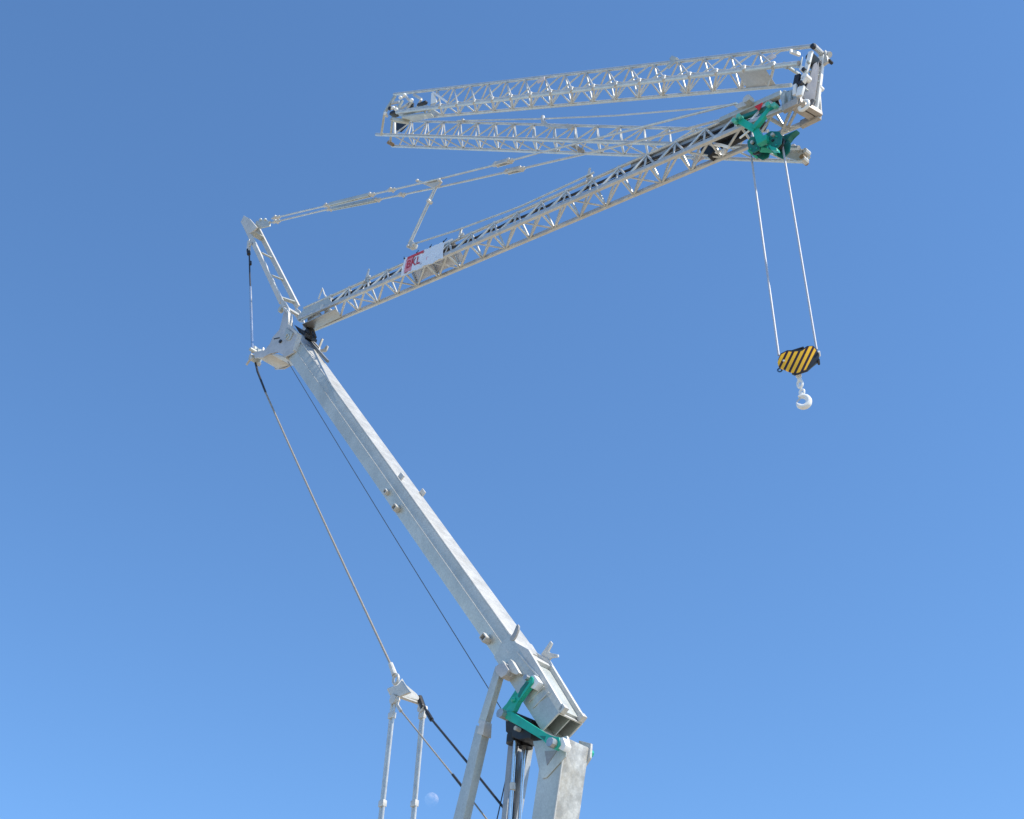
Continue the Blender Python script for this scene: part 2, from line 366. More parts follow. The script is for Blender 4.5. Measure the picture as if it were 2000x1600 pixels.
# stay rope from the strut down to the mast head
m = MB(); m.path([Q(487, 500, -.3), Q(488, 540, -.3), Q(489, 563, -.3)], .022, 8); m.build('stay_rope', DARKROPE, crane)
st = m = MB(); m.tube(Q(489, 561, -.3), Q(493, 688, -.3), .038, 10); m.build('stay_bar', CHROME, crane)
m = MB(); m.beam(Q(487, 470, -.3), Q(485, 492, -.3), .11, .07); m.ring(Q(488, 477, -.33), E3, .06, .025, 14, 6); m.build('rope_socket', LIGHT, crane)
m = MB(); m.tube(Q(485, 488, -.3), Q(486, 497, -.3), .055, 8); m.tube(Q(489, 511, -.3), Q(489, 517, -.3), .04, 8); m.pieces('rope_clip', BLACK, crane)

# --- pendant bars from the strut to the jib
def line_path(px, c): return [Q(x, y, c) for x, y in px]
UP = [(531, 427), (632, 403), (718, 382), (858, 349.5), (968, 322), (1056, 297.5), (1200, 262), (1438, 202)]
LO = [(531, 435), (632, 411), (737, 390.5), (858, 365.5), (993, 335.5), (1144, 300.5), (1300, 262), (1440, 226)]
for px, c in ((UP, -.13), (LO, .13)):
    p = line_path([px[0], px[-1]], c)
    m = MB(); pts = line_path(px, c); m.path(pts, .027, 8); bar = m.build('pendant_bar', TUBE, crane)
    def on(x):
        for u, v in zip(px, px[1:]):
            if u[0] <= x <= v[0]: return Q(x, u[1] + (v[1] - u[1]) * (x - u[0]) / (v[0] - u[0]), c)
    fl_ = (645, 723, 765, 983) if c < 0 else (650, 735, 785, 1005)
    k = MB()
    for dc in (-.028, .028): k.beam(on(fl_[0]) + E3 * dc, on(fl_[1]) + E3 * dc, .10, .04, .008)
    k.pieces('turnbuckle', GALV, bar)
    for x in (fl_[0] - 6, fl_[1] + 2, fl_[2], fl_[3] - 13, fl_[3] + 13, 540):
        k = MB(); o = on(x); k.bolt(o, E3, .045, .15); k.beam(on(x - 7), on(x + 7), .065, .08, .012); k.build('link_joint', LIGHT, bar)
    k = MB()
    for dc in (-.05, .05): k.beam(on(fl_[3] - 14) + E3 * dc, on(fl_[3] + 14) + E3 * dc, .10, .025, .008)
    k.pieces('link_plate', TUBE, bar)
m = MB()
for dc in (-.16, -.04, .08): m.plate([(500, 432), (519, 428), (526, 433), (526, 441), (505, 446), (498, 441)], dc, .05)
for x, y in ((509, 429), (518, 429), (527, 434)): m.ball(Q(x, y, -.17), .045)
m.pieces('pendant_clevis', GALV, crane)
# spreader and the hanging folded pendant
m = MB(); m.beam(Q(815, 353, -.13), Q(851, 367, .1), .05, .05); m.plate([(830, 356), (857, 347), (862, 354), (856, 362), (846, 366)], -.1, .05); m.ball(Q(815, 353, -.14), .045); m.ball(Q(858, 352, -.16), .05)
spr = m.build('pendant_spreader', LIGHT, crane)
m = MB(); m.tube(Q(853, 366, -.02), Q(803, 474, -.02), .022, 8); m.tube(Q(849, 366, -.12), Q(799, 474, -.12), .022, 8)
m.pieces('hanging_link', TUBE, spr)
m = MB(); m.bolt(Q(839, 394, -.08), E3, .05, .14); m.build('link_joint', LIGHT, spr)
m = MB(); m.plate([(796, 474), (803, 469), (810, 475), (807, 482), (798, 485)], -.12, .12); m.ball(Q(808, 477, -.16), .05); m.ball(Q(797, 481, -.14), .045); m.build('link_joint', LIGHT, spr)
m = MB(); m.path([Q(810, 476, -.05), Q(891, 450, -.05), Q(1020, 402, -.05), Q(1160, 337, -.05)], .024, 8); m.build('folded_pendant_bar', TUBE, crane)

# --- lattice sections of the folded jib
def lattice(T, Nn, Ff, w, a_rng, n, rT, rN, rF, rb, skew, up_phase=.5, square=True, c0=0.0, cross=False):
    lT = [Q(*p, c0) for p in T]; lN = [Q(*p, c0 - w / 2) for p in Nn]; lF = [Q(*p, c0 + w / 2) for p in Ff]
    m = MB()
    m.tube(lT[0], lT[1], rT, 12)
    if square: m.beam(lN[0], lN[1], rN * 2, rN * 1.7, .012); m.beam(lF[0], lF[1], rF * 2, rF * 1.7, .012)
    else: m.tube(lN[0], lN[1], rN, 12); m.tube(lF[0], lF[1], rF, 12)
    sec = m.build('jib_section', TUBE, crane)
    a0, a1 = [Q(*p, c0 - w / 2).dot(E1) for p in a_rng]; h = (a1 - a0) / n
    A = lambda i: a0 + h * i
    Nd = [at_a(lN, A(i)) for i in range(n + 1)]; Fd = [at_a(lF, A(i) - skew) for i in range(n + 1)]
    Td = [at_a(lT, A(i + up_phase)) for i in range(n)]
    k = MB()
    for i in range(n):
        if cross: k.tube(at_a(lT, A(i + .35)), Nd[i + 1], rb, 8); k.tube(at_a(lN, A(i + .28)) + E3 * .02, at_a(lT, A(i + 1.17)), rb, 8)
        else: k.tube(Nd[i], Td[i], rb, 8); k.tube(Td[i], Nd[i + 1], rb, 8)
    for p in Td + Nd: k.ball(p, rb * 1.9)
    k.build('side_bracing', TUBE, sec)
    k = MB()
    for i in range(n): k.tube(Fd[i], Td[i], rb, 8); k.tube(Td[i], Fd[i + 1], rb, 8)
    k.build('side_bracing', TUBE, sec)
    return sec, lT, lN, lF, Nd, Fd, Td, h

# section carrying the trolley, root to tip
sec1, lT, lN, lF, Nd, Fd, Td, h = lattice([(594, 602), (1524, 187)], [(583, 624), (1558, 200)], [(607, 647), (1598, 229)], .52, [(610, 612), (1525, 214)], 19, .038, .046, .043, .027, .26)
k = MB()
for i in range(len(Nd) - 1):
    mN = lerp(Nd[i], Nd[i + 1], .5); k.tube(Fd[i], lerp(Nd[i], Nd[i + 1], .8), .027, 8); k.tube(Fd[i], lerp(Nd[i], Nd[i + 1], -.2), .026, 8); k.ball(Fd[i], .045)
    if i % 2 == 0 and i + 2 < len(Fd): k.tube(Nd[i], Fd[i + 1], .020, 8)
k.build('bottom_bracing', TUBE, sec1)
J1 = dict(T=lT, N=lN, F=lF); JD = (lN[1] - lN[0]).normalized(); JN = E3.cross(JD); JN = JN if JN.z > 0 else -JN
def j1(x, y, c): return Q(x, y, c)
# power cable along the jib with clips
m = MB(); pts = []
for i in range(60):
    t = i / 59; p = lerp(lerp(lT[0], lN[0], .34), lerp(lT[1], lN[1], .34), t * .93 + .03) + E3 * .06 + JN * (.012 * math.sin(i * 1.9)) + JN * random.uniform(-.018, .018)
    pts.append(p)
m.path(pts, .03, 8); m.path([p + E3 * .09 - JN * .02 for p in pts[36:]], .035, 8); m.build('power_cable', RUBBER, sec1)
m = MB()
for i in range(1, len(Td) - 1):
    m.beam(Td[i] + E3 * .02 - JD * .03, lerp(Td[i], lerp(Nd[i], Nd[i + 1], .62), .82), .05, .02, .003)
m.pieces('cable_bracket', LIGHT, sec1)
m = MB(); m.beam(Q(1236, 327, .1), Q(1462, 226, .1), .16, .14, .01); m.build('cable_tray', metal('tray_zinc', (.33, .35, .37), (.45, .47, .48), .5, .4), sec1)
# upright guide pins on the top chord
for x, y, hh in ((716, 543, .27), (898, 461, .25), (1148, 349, .28)):
    o = Q(x, y, 0); k = MB(); k.beam(o - JN * .1, o + JN * hh, .10, .03, .008, wa2=.05); k.beam(o + JD * .02, o + JD * .13 + JN * .02, .06, .05, .008); k.beam(o, o - JN * .22 + JD * .12 - E3 * .12, .05, .04, .008); k.build('guide_pin', LIGHT, sec1)
m = MB(); o = Q(633, 580, 0); m.path([Q(622, 584, 0), Q(630, 563, .0), Q(634, 576, .05), Q(641, 586, .1)], .022, 8); m.build('guide_bow', LIGHT, sec1)
# plated root of the jib
m = MB(); m.plate([(580, 620), (594, 603), (640, 582), (650, 592), (625, 606), (590, 627)], -.27, .02); m.build('root_plate', GALV, sec1)
m = MB(); a = [Q(590, 634, -.24), Q(655, 604, -.24)]; bq = [Q(605, 650, .26), Q(668, 622, .26)]
m.prism([a[0], a[1], bq[1], bq[0]], Z * .03, .006); m.prism([Q(600, 627, -.2), Q(625, 617, -.2), Q(640, 632, .26), Q(612, 640, .26)], Z * .12, .01); m.build('root_floor', metal('shade_zinc', (.42, .42, .41), (.55, .55, .53), .42, .5), sec1)
m = MB(); m.bolt(Q(640, 606, -.1), E3, .07, .4); m.beam(Q(625, 622, 0), Q(660, 612, .1), .1, .12); m.build('root_pulley', LIGHT, sec1)
# end frame at the tip
m = MB(); m.beam(Q(1549, 206, -.26), Q(1590, 229, .27), .12, .16, .01, side=Z); m.beam(Q(1560, 198, -.27), Q(1603, 224, .27), .10, .12, .01, side=Z)
m.beam(Q(1530, 214, -.26), Q(1560, 199, -.26), .16, .10, .012); m.beam(Q(1565, 244, .26), Q(1602, 226, .26), .15, .1, .012)
m.pieces('end_frame', metal('tip_zinc', (.42, .38, .34), (.52, .48, .43), .5, .35), sec1)
for p, q in (((1497, 228), (1543, 254)), ((1537, 252), (1560, 208)), ((1525, 262), (1545, 214))):
    k = MB(); k.beam(Q(*p, -.2 if p[0] < 1500 else .25), Q(*q, .24 if p[0] < 1500 else -.2), .07, .05, .006); k.build('tip_brace', TUBE, sec1)
m = MB(); m.plate([(1523, 188), (1530, 176), (1540, 180), (1552, 172), (1556, 196), (1536, 206), (1528, 205)], -.05, .05); m.beam(Q(1533, 180, 0), Q(1530, 208, -.2), .06, .05); m.beam(Q(1545, 178, .0), Q(1542, 206, -.2), .06, .05); m.build('tip_plate', GALV, sec1)
m = MB(); m.beam(Q(1408, 237, 0), Q(1527, 184, 0), .12, .11, .01); m.build('chord_stiffener', GALV, sec1)
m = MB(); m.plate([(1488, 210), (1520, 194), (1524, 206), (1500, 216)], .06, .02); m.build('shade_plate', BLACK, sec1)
m = MB(); m.plate([(1536, 178), (1549, 176), (1551, 193), (1538, 195)], .05, .12, .01); m.build('tip_weight', BLACK, sec1)
# black drive units between the chords near the tip
m = MB(); m.beam(Q(1395, 277, .05), Q(1462, 248, .05), .2, .22, .03); m.build('drive_motor', BLACK, sec1)
m = MB(); m.plate([(1397, 281), (1418, 263), (1462, 247), (1459, 262), (1425, 279), (1405, 287)], .06, .12, .015); m.build('drive_cover', BLACK, sec1)
m = MB(); m.beam(Q(1378, 290, .12), Q(1396, 305, .16), .2, .2, .03); m.beam(Q(1468, 243, .1), Q(1492, 245, .1), .18, .2, .03); m.pieces('drive_motor', BLACK, sec1)
m = MB(); m.beam(Q(1384, 280, -.1), Q(1406, 284, -.1), .06, .06); m.beam(Q(1412, 302, .1), Q(1418, 286, .1), .07, .06); m.beam(Q(1406, 283, -.1), Q(1424, 288, -.1), .05, .05); m.beam(Q(1398, 298, .1), Q(1412, 294, .1), .05, .05); m.pieces('motor_mount', WHITE, sec1)
m = MB(); m.plate([(1350, 312), (1368, 302), (1376, 308), (1360, 318)], .26, .02); m.build('access_plate', paint('pinkish_primer', (.55, .45, .42), .5), sec1)
m = MB(); m.plate([(1433, 206), (1455, 196), (1466, 192), (1470, 197), (1463, 204), (1440, 212)], -.12, .1); m.bolt(Q(1462, 196, -.15), E3, .09, .14); m.build('pendant_lug', LIGHT, sec1)
m = MB(); m.plate([(1473, 208), (1489, 200), (1487, 208), (1482, 216)], -.20, .012, .002); m.build('warning_plate', RED, sec1)

# section folded over the top
sec2, lT2, lN2, lF2, Nd2, Fd2, Td2, h2 = lattice([(770, 184.5), (1588, 90)], [(775, 219.5), (1560, 124)], [(800, 232), (1545, 166.5)], .46, [(829, 213), (1512, 130)], 16, .044, .052, .042, .022, .46, .35, False, 0.0, True)
for i in range(len(Nd2)): k = MB(); k.tube(Nd2[i], Fd2[i], .030, 8); k.build('cross_tube', LIGHT, sec2)
k = MB()
for i in range(len(Nd2) - 1):
    mN = lerp(Nd2[i], Nd2[i + 1], .42); k.tube(Fd2[i], mN, .020, 8); k.tube(mN, Fd2[i + 1], .020, 8)
k.build('bottom_bracing', TUBE, sec2)
for i in range(1, len(Nd2)):
    k = MB(); o = Nd2[i] + Z * .045 - E3 * .02; k.ball(o, .06, 1.1); k.bolt(o - Z * .04, Z, .055, .1); k.build('rope_roller', LIGHT, sec2)
m = MB(); pts = []
for i in range(len(Nd2) * 4 - 3):
    f = i / 4; j = min(int(f), len(Nd2) - 2); p = lerp(Nd2[j], Nd2[j + 1], f - j) + Z * (.10 - .05 * math.sin(math.pi * (f - j))) - E3 * .02; pts.append(p)
m.path(pts, .014, 8); m.build('jib_rope', LIGHT, sec2)
m = MB(); m.prism([Q(1440, 143, -.22), Q(1496, 137, -.22), Q(1516, 167, .2), Q(1458, 172, .2)], Z * .012, .003); m.build('belly_plate', metal('belly_zinc', (.46, .45, .43), (.56, .55, .53), .5, .3), sec2)
m = MB(); m.plate([(1491, 114), (1508, 103), (1516, 110), (1503, 118)], -.1, .02); m.build('access_plate', paint('pale_primer', (.62, .56, .54), .5), sec2)
m = MB(); m.beam(Q(1050, 160, -.12), Q(1064, 153, -.08), .12, .02, .004); m.build('access_plate', paint('warm_primer', (.64, .54, .5), .5), sec2)
m = MB(); m.beam(Q(1543, 100, -.1), Q(1562, 107, .1), .09, .05, .006); m.build('cross_bar', WHITE, sec2)
m = MB(); m.plate([(1545, 131), (1560, 124), (1567, 110), (1563, 132)], .1, .03); m.beam(Q(1534, 128, -.2), Q(1562, 146, .25), .05, .05); m.beam(Q(1528, 126, -.22), Q(1540, 130, -.22), .12, .04); m.pieces('tip_plate', GALV, sec2)
m = MB(); m.beam(Q(1312, 114, 0), Q(1322, 118, .0), .1, .1, .02); m.plate([(1300, 128), (1316, 117), (1320, 120), (1305, 134)], -.05, .03); m.pieces('rope_guard', GALV, sec2)
m = MB()
for x, y in ((1242, 173), (1336, 175), (1330, 180)): m.beam(Q(x, y - 5, .2), Q(x + 8, y + 2, .2), .06, .05)
m.ring(Q(1340, 174, .22), E3, .07, .022, 14, 6); m.pieces('rope_anchor', LIGHT, sec2)
m = MB(); m.plate([(842, 181), (847, 182), (853, 200), (841, 203)], -.2, .03); m.beam(Q(846, 181, -.18), Q(872, 199, -.21), .05, .05); m.build('corner_gusset', WHITE, sec2)
m = MB(); m.plate([(832, 216), (846, 213), (862, 224), (852, 229)], .2, .02); m.build('corner_gusset', LIGHT, sec2)
m = MB(); m.prism([Q(775, 219, -.26), Q(836, 210, -.26), Q(836, 217, -.1), Q(780, 228, -.1)], Z * .1, .015); m.build('root_plate', GALV, sec2)

# section folded underneath, hanging beside the others on the far side
C3 = .66
sec3, lT3, lN3, lF3, Nd3, Fd3, Td3, h3 = lattice([(782, 236), (1500, 256)], [(735, 263), (1560, 289)], [(766, 285.5), (1576, 316)], .46, [(768, 264), (1535, 288)], 18, .034, .046, .040, .021, .30, .75, False, C3)
k = MB()
for i in range(len(Nd3) - 1): k.tube(Nd3[i], Fd3[i + 1], .021, 8); k.tube(Fd3[i + 1], Nd3[i + 1], .021, 8)
k.build('bottom_bracing', TUBE, sec3)
m = MB(); m.path([Q(893, 236, C3 + -.05), Q(1062, 232, C3 + -.05), Q(1200, 226, C3 + -.05), Q(1367, 212, C3 + -.05), Q(1440, 203, C3 + -.05)], .02, 8); m.bolt(Q(905, 236, C3 + -.05), E3, .05, .1); m.build('folded_pendant_bar', TUBE, crane)
m = MB(); m.path([Q(1060, 228, C3 + -.05), Q(1061, 238, C3 + -.05), Q(1068, 245, C3 + -.05), Q(1080, 248, C3 + -.05), Q(1110, 249, C3 + -.05)], [.05, .055, .05, .04, .03], 10); m.beam(Q(1108, 246, C3 + -.05), Q(1118, 252, C3 + -.05), .1, .08); m.build('pendant_hanger', TUBE, sec3)
m = MB(); m.beam(Q(1116, 282, C3 + .0), Q(1140, 297, C3 + .18), .10, .05, .01); m.build('rope_guard', metal('worn_zinc', (.33, .30, .26), (.42, .38, .33), .5, .3), sec3)
m = MB(); m.plate([(1530, 283), (1545, 283), (1562, 292), (1574, 292), (1576, 312), (1556, 314), (1534, 306)], C3 - .02, .05); m.build('end_plate', GALV, sec3)
m = MB(); m.beam(Q(1556, 290, C3 - .2), Q(1577, 309, C3 + .2), .1, .12); m.build('end_frame', GALV, sec3)
m = MB()
for x, y in ((1552, 290), (1569, 302), (1571, 313), (1575, 298)): m.bolt(Q(x, y, C3 + -.06), E3, .06, .14)
m.pieces('end_pin', LIGHT, sec3)
m = MB(); m.bolt(Q(1568, 308, C3 + -.1), E3, .05, .1); m.bolt(Q(1573, 317, C3 + .1), E3, .05, .1); m.pieces('end_cap', RUST, sec3)
m = MB(); m.beam(Q(758, 278, C3 + .1), Q(768, 283, C3 + .15), .10, .08, .02); m.pieces('end_cap', RUST, sec3)
for x, y in ((1480, 305), (1476, 300)):
    k = MB(); k.beam(Q(x, y - 4, C3 + .1), Q(x + 8, y + 7, C3 + .2), .06, .05); k.build('rope_guard', LIGHT, sec3)

# --- hinge at the right, between the trolley section and the top section
m = MB()
m.beam(Q(1584, 101, -.24), Q(1560, 196, -.24), .10, .05, .012); m.beam(Q(1605, 110, .24), Q(1592, 221, .24), .13, .07, .012)
hinge = m.pieces('fold_hinge', WHITE, crane)
m = MB(); m.prism([Q(1588, 126, -.2), Q(1602, 118, .22), Q(1589, 208, .22), Q(1566, 192, -.2)], E1 * .03, .004); m.build('hinge_web', metal('web_zinc', (.27, .26, .27), (.36, .35, .36), .5, .2), hinge)
m = MB(); m.tube(Q(1589, 90, -.28), Q(1606, 106, .3), .055, 10); m.tube(Q(1606, 106, .3), Q(1621, 107, .3), .06, 10); m.tube(Q(1606, 112, .3), Q(1619, 120, .3), .05, 10); m.beam(Q(1607, 104, .26), Q(1612, 126, .26), .16, .06); m.pieces('hinge_pin', LIGHT, hinge)
m = MB(); m.bolt(Q(1588, 91, -.3), E3, .05, .07); m.bolt(Q(1622, 121, .3), E3, .035, .1); m.bolt(Q(1589, 118, 0), E3, .08, .3); m.beam(Q(1592, 110, -.1), Q(1583, 132, -.1), .09, .2, .02); m.pieces('cap_and_gap_block', BLACK, hinge)  # black end caps, and blocks filling the dark hole above the web
m = MB(); m.ring(Q(1570, 206, -.2), E3, .10, .035, 16, 8); m.beam(Q(1567, 162, -.3), Q(1574, 150, -.3), .09, .08); m.bolt(Q(1575, 153, -.26), E3, .07, .16); m.beam(Q(1566, 170, -.3), Q(1561, 188, -.3), .14, .06)
m.bolt(Q(1568, 136, -.28), E3, .05, .1); m.bolt(Q(1603, 173, .28), E3, .05, .1); m.bolt(Q(1594, 218, .26), E3, .07, .14); m.bolt(Q(1589, 216, .2), E3, .05, .2); m.beam(Q(1553, 166, -.32), Q(1552, 186, -.32), .07, .05); m.beam(Q(1582, 231, .2), Q(1600, 228, .3), .06, .06)
m.pieces('pin_boss', WHITE, hinge)
for x, y, c in ((1579, 122, -.28), (1574, 141, -.28), (1563, 180, -.28), (1600, 140, .2), (1597, 160, .2), (1592, 198, .2)):
    k = MB(); k.bolt(Q(x, y, c), E3, .028, .06); k.build('bolt_head', GALV, hinge)
m = MB(); m.beam(Q(1582, 140, -.2), Q(1598, 148, .2), .05, .04, .006); m.build('cross_rib', GALV, hinge)
m = MB(); m.beam(Q(1573, 175, -.2), Q(1591, 184, .2), .05, .04, .006); m.build('cross_rib', GALV, hinge)
m = MB(); m.plate([(1596, 222), (1604, 216), (1602, 186), (1597, 186)], .26, .03); m.build('link_plate', LIGHT, hinge)
m = MB(); m.path([Q(1564, 204, -.1), Q(1571, 213, -.1), Q(1580, 208, -.05), Q(1587, 196, .0)], .035, 8); m.beam(Q(1560, 148, -.1), Q(1556, 168, -.1), .12, .1); m.bolt(Q(1566, 164, -.3), E3, .045, .12); m.bolt(Q(1572, 138, -.28), E3, .04, .12); m.beam(Q(1579, 160, -.1), Q(1568, 176, -.05), .08, .1, .02); m.pieces('hinge_hose', RUBBER, hinge)

# --- hinge at the left, between the top section and the lower section
m = MB()
m.beam(Q(772, 187, -.2), Q(751, 221, -.2), .10, .06, .01); m.beam(Q(751, 221, -.1), Q(745, 262, .4), .13, .06, .01)
m.beam(Q(786, 196, .2), Q(764, 236, .2), .10, .06, .01); m.beam(Q(766, 232, .3), Q(762, 280, .8), .13, .06, .01)
lh = m.pieces('fold_hinge', GALV, crane)
m = MB()
for p, q, cc in (((782, 192), (791, 188), -.1), ((793, 189), (805, 202), -.1), ((805, 198), (795, 212), -.1), ((808, 185), (823, 194), 0), ((823, 194), (815, 208), 0), ((765, 202), (780, 199), -.2), ((764, 214), (774, 207), -.2), ((750, 222), (757, 228), -.25), ((775, 217), (802, 200), -.1)):
    m.beam(Q(*p, cc), Q(*q, cc + .08), .07, .05, .008)
m.pieces('hinge_link', LIGHT, lh)
m = MB()
for x, y in ((782, 191), (790, 186), (774, 214), (753, 222), (768, 211), (804, 196)): m.ball(Q(x, y, -.24), .055)
m.pieces('pin_boss', WHITE, lh)
m = MB(); m.beam(Q(817, 206, .0), Q(833, 200, .0), .08, .10, .02); m.beam(Q(766, 225, -.1), Q(780, 219, -.1), .10, .2, .02); m.beam(Q(799, 208, .0), Q(806, 203, .0), .14, .12, .02); m.plate([(770, 240), (782, 235), (795, 239), (790, 246), (780, 256), (772, 254)], .95, .08, .02); m.beam(Q(760, 213, -.2), Q(765, 210, -.2), .08, .08); m.pieces('hinge_cylinder', BLACK, lh)
m = MB(); m.prism([Q(784, 229, -.2), Q(840, 222, -.2), Q(848, 230, .2), Q(790, 241, .2)], Z * .06, .01); m.beam(Q(768, 234, -.2), Q(800, 239, .1), .09, .1); m.pieces('hinge_plate', GALV, lh)
m = MB(); m.beam(Q(771, 240, .3), Q(771, 262, .4), .05, .05); m.build('hinge_post', WHITE, lh)

# --- banner pieces tied to the jib (things of their own)
bt = lambda x, off=0: None
c0, c1 = 782.5, 868.0
def side_pt(x, y, c): return Q(x, y, c)
BN = [Q(790, 505, -.16), Q(868, 471, -.16), Q(865, 504, -.36), Q(783, 540, -.36)]
ban = thing('banner', 'white banner with red lettering tied to the near side of the lattice jib', 'banner', BN[3], 'banners on the jib')
nrm = (BN[1] - BN[0]).cross(BN[3] - BN[0]).normalized(); nrm = nrm if nrm.dot(E3) < 0 else -nrm
def bp_(u, v, off=0.0): return lerp(lerp(BN[0], BN[1], u), lerp(BN[3], BN[2], u), v) + nrm * off
m = MB(); rows = []
NU, NV = 24, 6
for j in range(NV + 1):
    rows.append([m.bm.verts.new(bp_(i / NU, j / NV, .012 * math.sin(i * .8 + j * .5) * (.3 + j / NV) + .008 * math.sin(i * 2.1 - j * 1.3))) for i in range(NU + 1)])
for j in range(NV):
    for i in range(NU): m.bm.faces.new((rows[j][i], rows[j][i + 1], rows[j + 1][i + 1], rows[j + 1][i]))
m.build('banner_sheet', VINYL, ban, 60)
def quad(u0, v0, u1, v1, nm, mt, off=.012):
    k = MB(); k.prism([bp_(u0, v0, off), bp_(u1, v0, off), bp_(u1, v1, off), bp_(u0, v1, off)], nrm * .002); return k.build(nm, mt, ban)
quad(.09, .03, .50, .17, 'red_bar', INK)
quad(.065, .15, .25, .90, 'red_field', PINK, .009)
def lettering(txt, u, v, hgt, mt, nm, stretch=1.0):
    cu_ = bpy.data.curves.new('txt', 'FONT'); cu_.body = txt; cu_.size = 1; cu_.extrude = 0; cu_.offset = .012
    ob = bpy.data.objects.new('txt', cu_); COL.objects.link(ob); dg = bpy.context.evaluated_depsgraph_get(); dg.update()
    me = bpy.data.meshes.new_from_object(ob.evaluated_get(dg)); COL.objects.unlink(ob); bpy.data.objects.remove(ob)
    Ud = (BN[1] - BN[0]).normalized(); Vd = (bp_(u, 0) - bp_(u, 1)).normalized(); o = bp_(u, v, .016); o0 = ban.location
    for vv in me.vertices: vv.co = o + Ud * (vv.co.x * hgt * stretch) + Vd * (vv.co.y * hgt) - o0
    me.materials.clear(); me.materials.append(mt); me.name = nm
    o_ = bpy.data.objects.new(nm, me); COL.objects.link(o_); o_.parent = ban; return o_
HB_ = (bp_(0, 0) - bp_(0, 1)).length; WB_ = (BN[1] - BN[0]).length
lettering('BKL', .10, .70, .62 * HB_, DKINK, 'lettering', .40 * WB_ / (1.95 * .62 * HB_))
quad(.60, .55, .64, .70, 'small_mark', PINK)
for u, v, e in ((.01, .04, (-.05, -.2)), (.99, .04, (.05, -.2)), (.33, .02, (0, -.2)), (.66, .02, (0, -.2))):
    k = MB(); k.tube(bp_(u, v, .01), bp_(u + e[0], v + e[1], -.02), .010, 6); k.ball(bp_(u, v, .012), .022); k.build('tie_cord', DARKROPE, ban)
BF = [Q(800, 502, .02), Q(884, 466, .02), Q(910, 508, .24), Q(813, 552, .24)]
m = MB(); rows = []
for j in range(5):
    rows.append([m.bm.verts.new(lerp(lerp(BF[0], BF[1], i / 20), lerp(BF[3], BF[2], i / 20), j / 4) + E3 * (.008 * math.sin(i * .9))) for i in range(21)])
for j in range(4):
    for i in range(20): m.bm.faces.new((rows[j][i], rows[j][i + 1], rows[j + 1][i + 1], rows[j + 1][i]))
b2 = m.build('banner', VINYL, None, 60); tag(b2, 'plain white back of the banner seen through the lattice on the far side', 'banner', 'banners on the jib')

# --- folding links at the mast joint
def link_set(c, s):
    k = MB(); th = .09 * s
    k.plate([(1030, 1325), (1037, 1320), (1041, 1325), (1040, 1334), (1011, 1370), (1004, 1388), (985, 1399), (984, 1390), (997, 1378)], c, th, .012)
    lk = k.build('folding_link', GREEN, crane)
    k = MB(); k.plate([(984, 1388), (1001, 1391), (1064, 1431), (1080, 1438), (1092, 1440), (1094, 1455), (1086, 1465), (1074, 1460), (1060, 1444), (985, 1403)], c - .07 * s, .07 * s, .012); k.build('folding_link_arm', GREEN, lk)
    k = MB(); k.plate([(1011, 1360), (1016, 1345), (1028, 1331), (1033, 1333), (1022, 1349), (1014, 1363)], c - .005 * s, .01 * s, .0); k.plate([(1052, 1437), (1066, 1438), (1063, 1446)], c - .074 * s, .01 * s, 0); k.pieces('recess_shade', DKGREEN, lk)  # raised plates; their dark green paints the shade of the channel recess
    k = MB(); k.bolt(Q(984, 1396, c - .06 * s), E3, .085, .2); k.bolt(Q(1080, 1452, c - .1 * s), E3, .08, .16); k.bolt(Q(1031, 1325, c - .0), E3, .05, .14); k.pieces('link_pin', metal('pin_steel', (.35, .35, .35), (.55, .55, .54), .35, .7), lk)
    k = MB(); k.plate([(1036, 1320), (1043, 1318), (1052, 1331), (1043, 1346), (1034, 1342)], c + .03 * s, .14 * s, .01); k.plate([(1090, 1441), (1099, 1440), (1105, 1455), (1100, 1467), (1090, 1462)], c - .05 * s, .14 * s, .01); k.pieces('link_lug', WHITE, lk)
    k = MB(); k.ball(Q(1003, 1367, c - .02 * s), .045); k.build('grease_nipple', GREEN, lk)
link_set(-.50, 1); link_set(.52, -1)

# --- hydraulic cylinders with their black head
m = MB(); m.plate([(1000, 1391), (1004, 1390), (1038, 1404), (1038, 1430), (1036, 1444), (1013, 1444), (998, 1440), (987, 1429), (986.5, 1406)], -.25, .46, .03)
cyl = m.build('cylinder_head', BLACK, crane)
m = MB()
for (x0, y0), c in (((1004, 1436), -.14), ((1028, 1444), .10)): m.tube(Q(x0, y0, c), Q(x0 - 1.5, y0 + 17, c), .125, 14)
m.pieces('gland', BLACK, cyl)
m = MB()
m.bolt(Q(1011, 1424, -.3), E3, .04, .12); m.build('port_plug', LIGHT, cyl)
for (x0, y0), (x1, y1), c in (((1006, 1448), (996, 1599), -.20), ((1023.5, 1456), (1015, 1599), .06)):
    a, b_ = Q(x0, y0, c), Q(x1, y1, c); k = MB(); k.tube(a, drop(a, b_, 2.0), .034, 14); rd = k.build('piston_rod', CHROME, cyl)
k = MB(); a = Q(1001, 1530, -.2); k.tube(a, a - Z * .12, .05, 12); k.build('rod_clamp', LIGHT, cyl)
for (x0, y0), (x1, y1), c, w_ in (((1003, 1440), (989, 1599), .0, .12), ((1033, 1452), (1008, 1599), .26, .14), ((1012, 1444), (1000, 1599), .2, .10)):
    a, b_ = Q(x0, y0, c), Q(x1, y1, c); k = MB(); k.beam(a, drop(a, b_, 1.6), w_, .12, .012); k.build('guide_leg', metal('guide_zinc', (.36, .39, .42), (.48, .50, .52), .5, .3), crane)
m = MB(); a, b_ = Q(996, 1486, .1), Q(971, 1599, .1); m.tube(a, drop(a, b_, 1.5), .011, 6); m.build('wire_rope', DARKROPE, crane)
m = MB(); a, b_ = Q(1009, 1452, -.05), Q(1001, 1599, -.05); m.tube(a, drop(a, b_, 1.5), .02, 8); m.build('hydraulic_hose', RUBBER, crane)

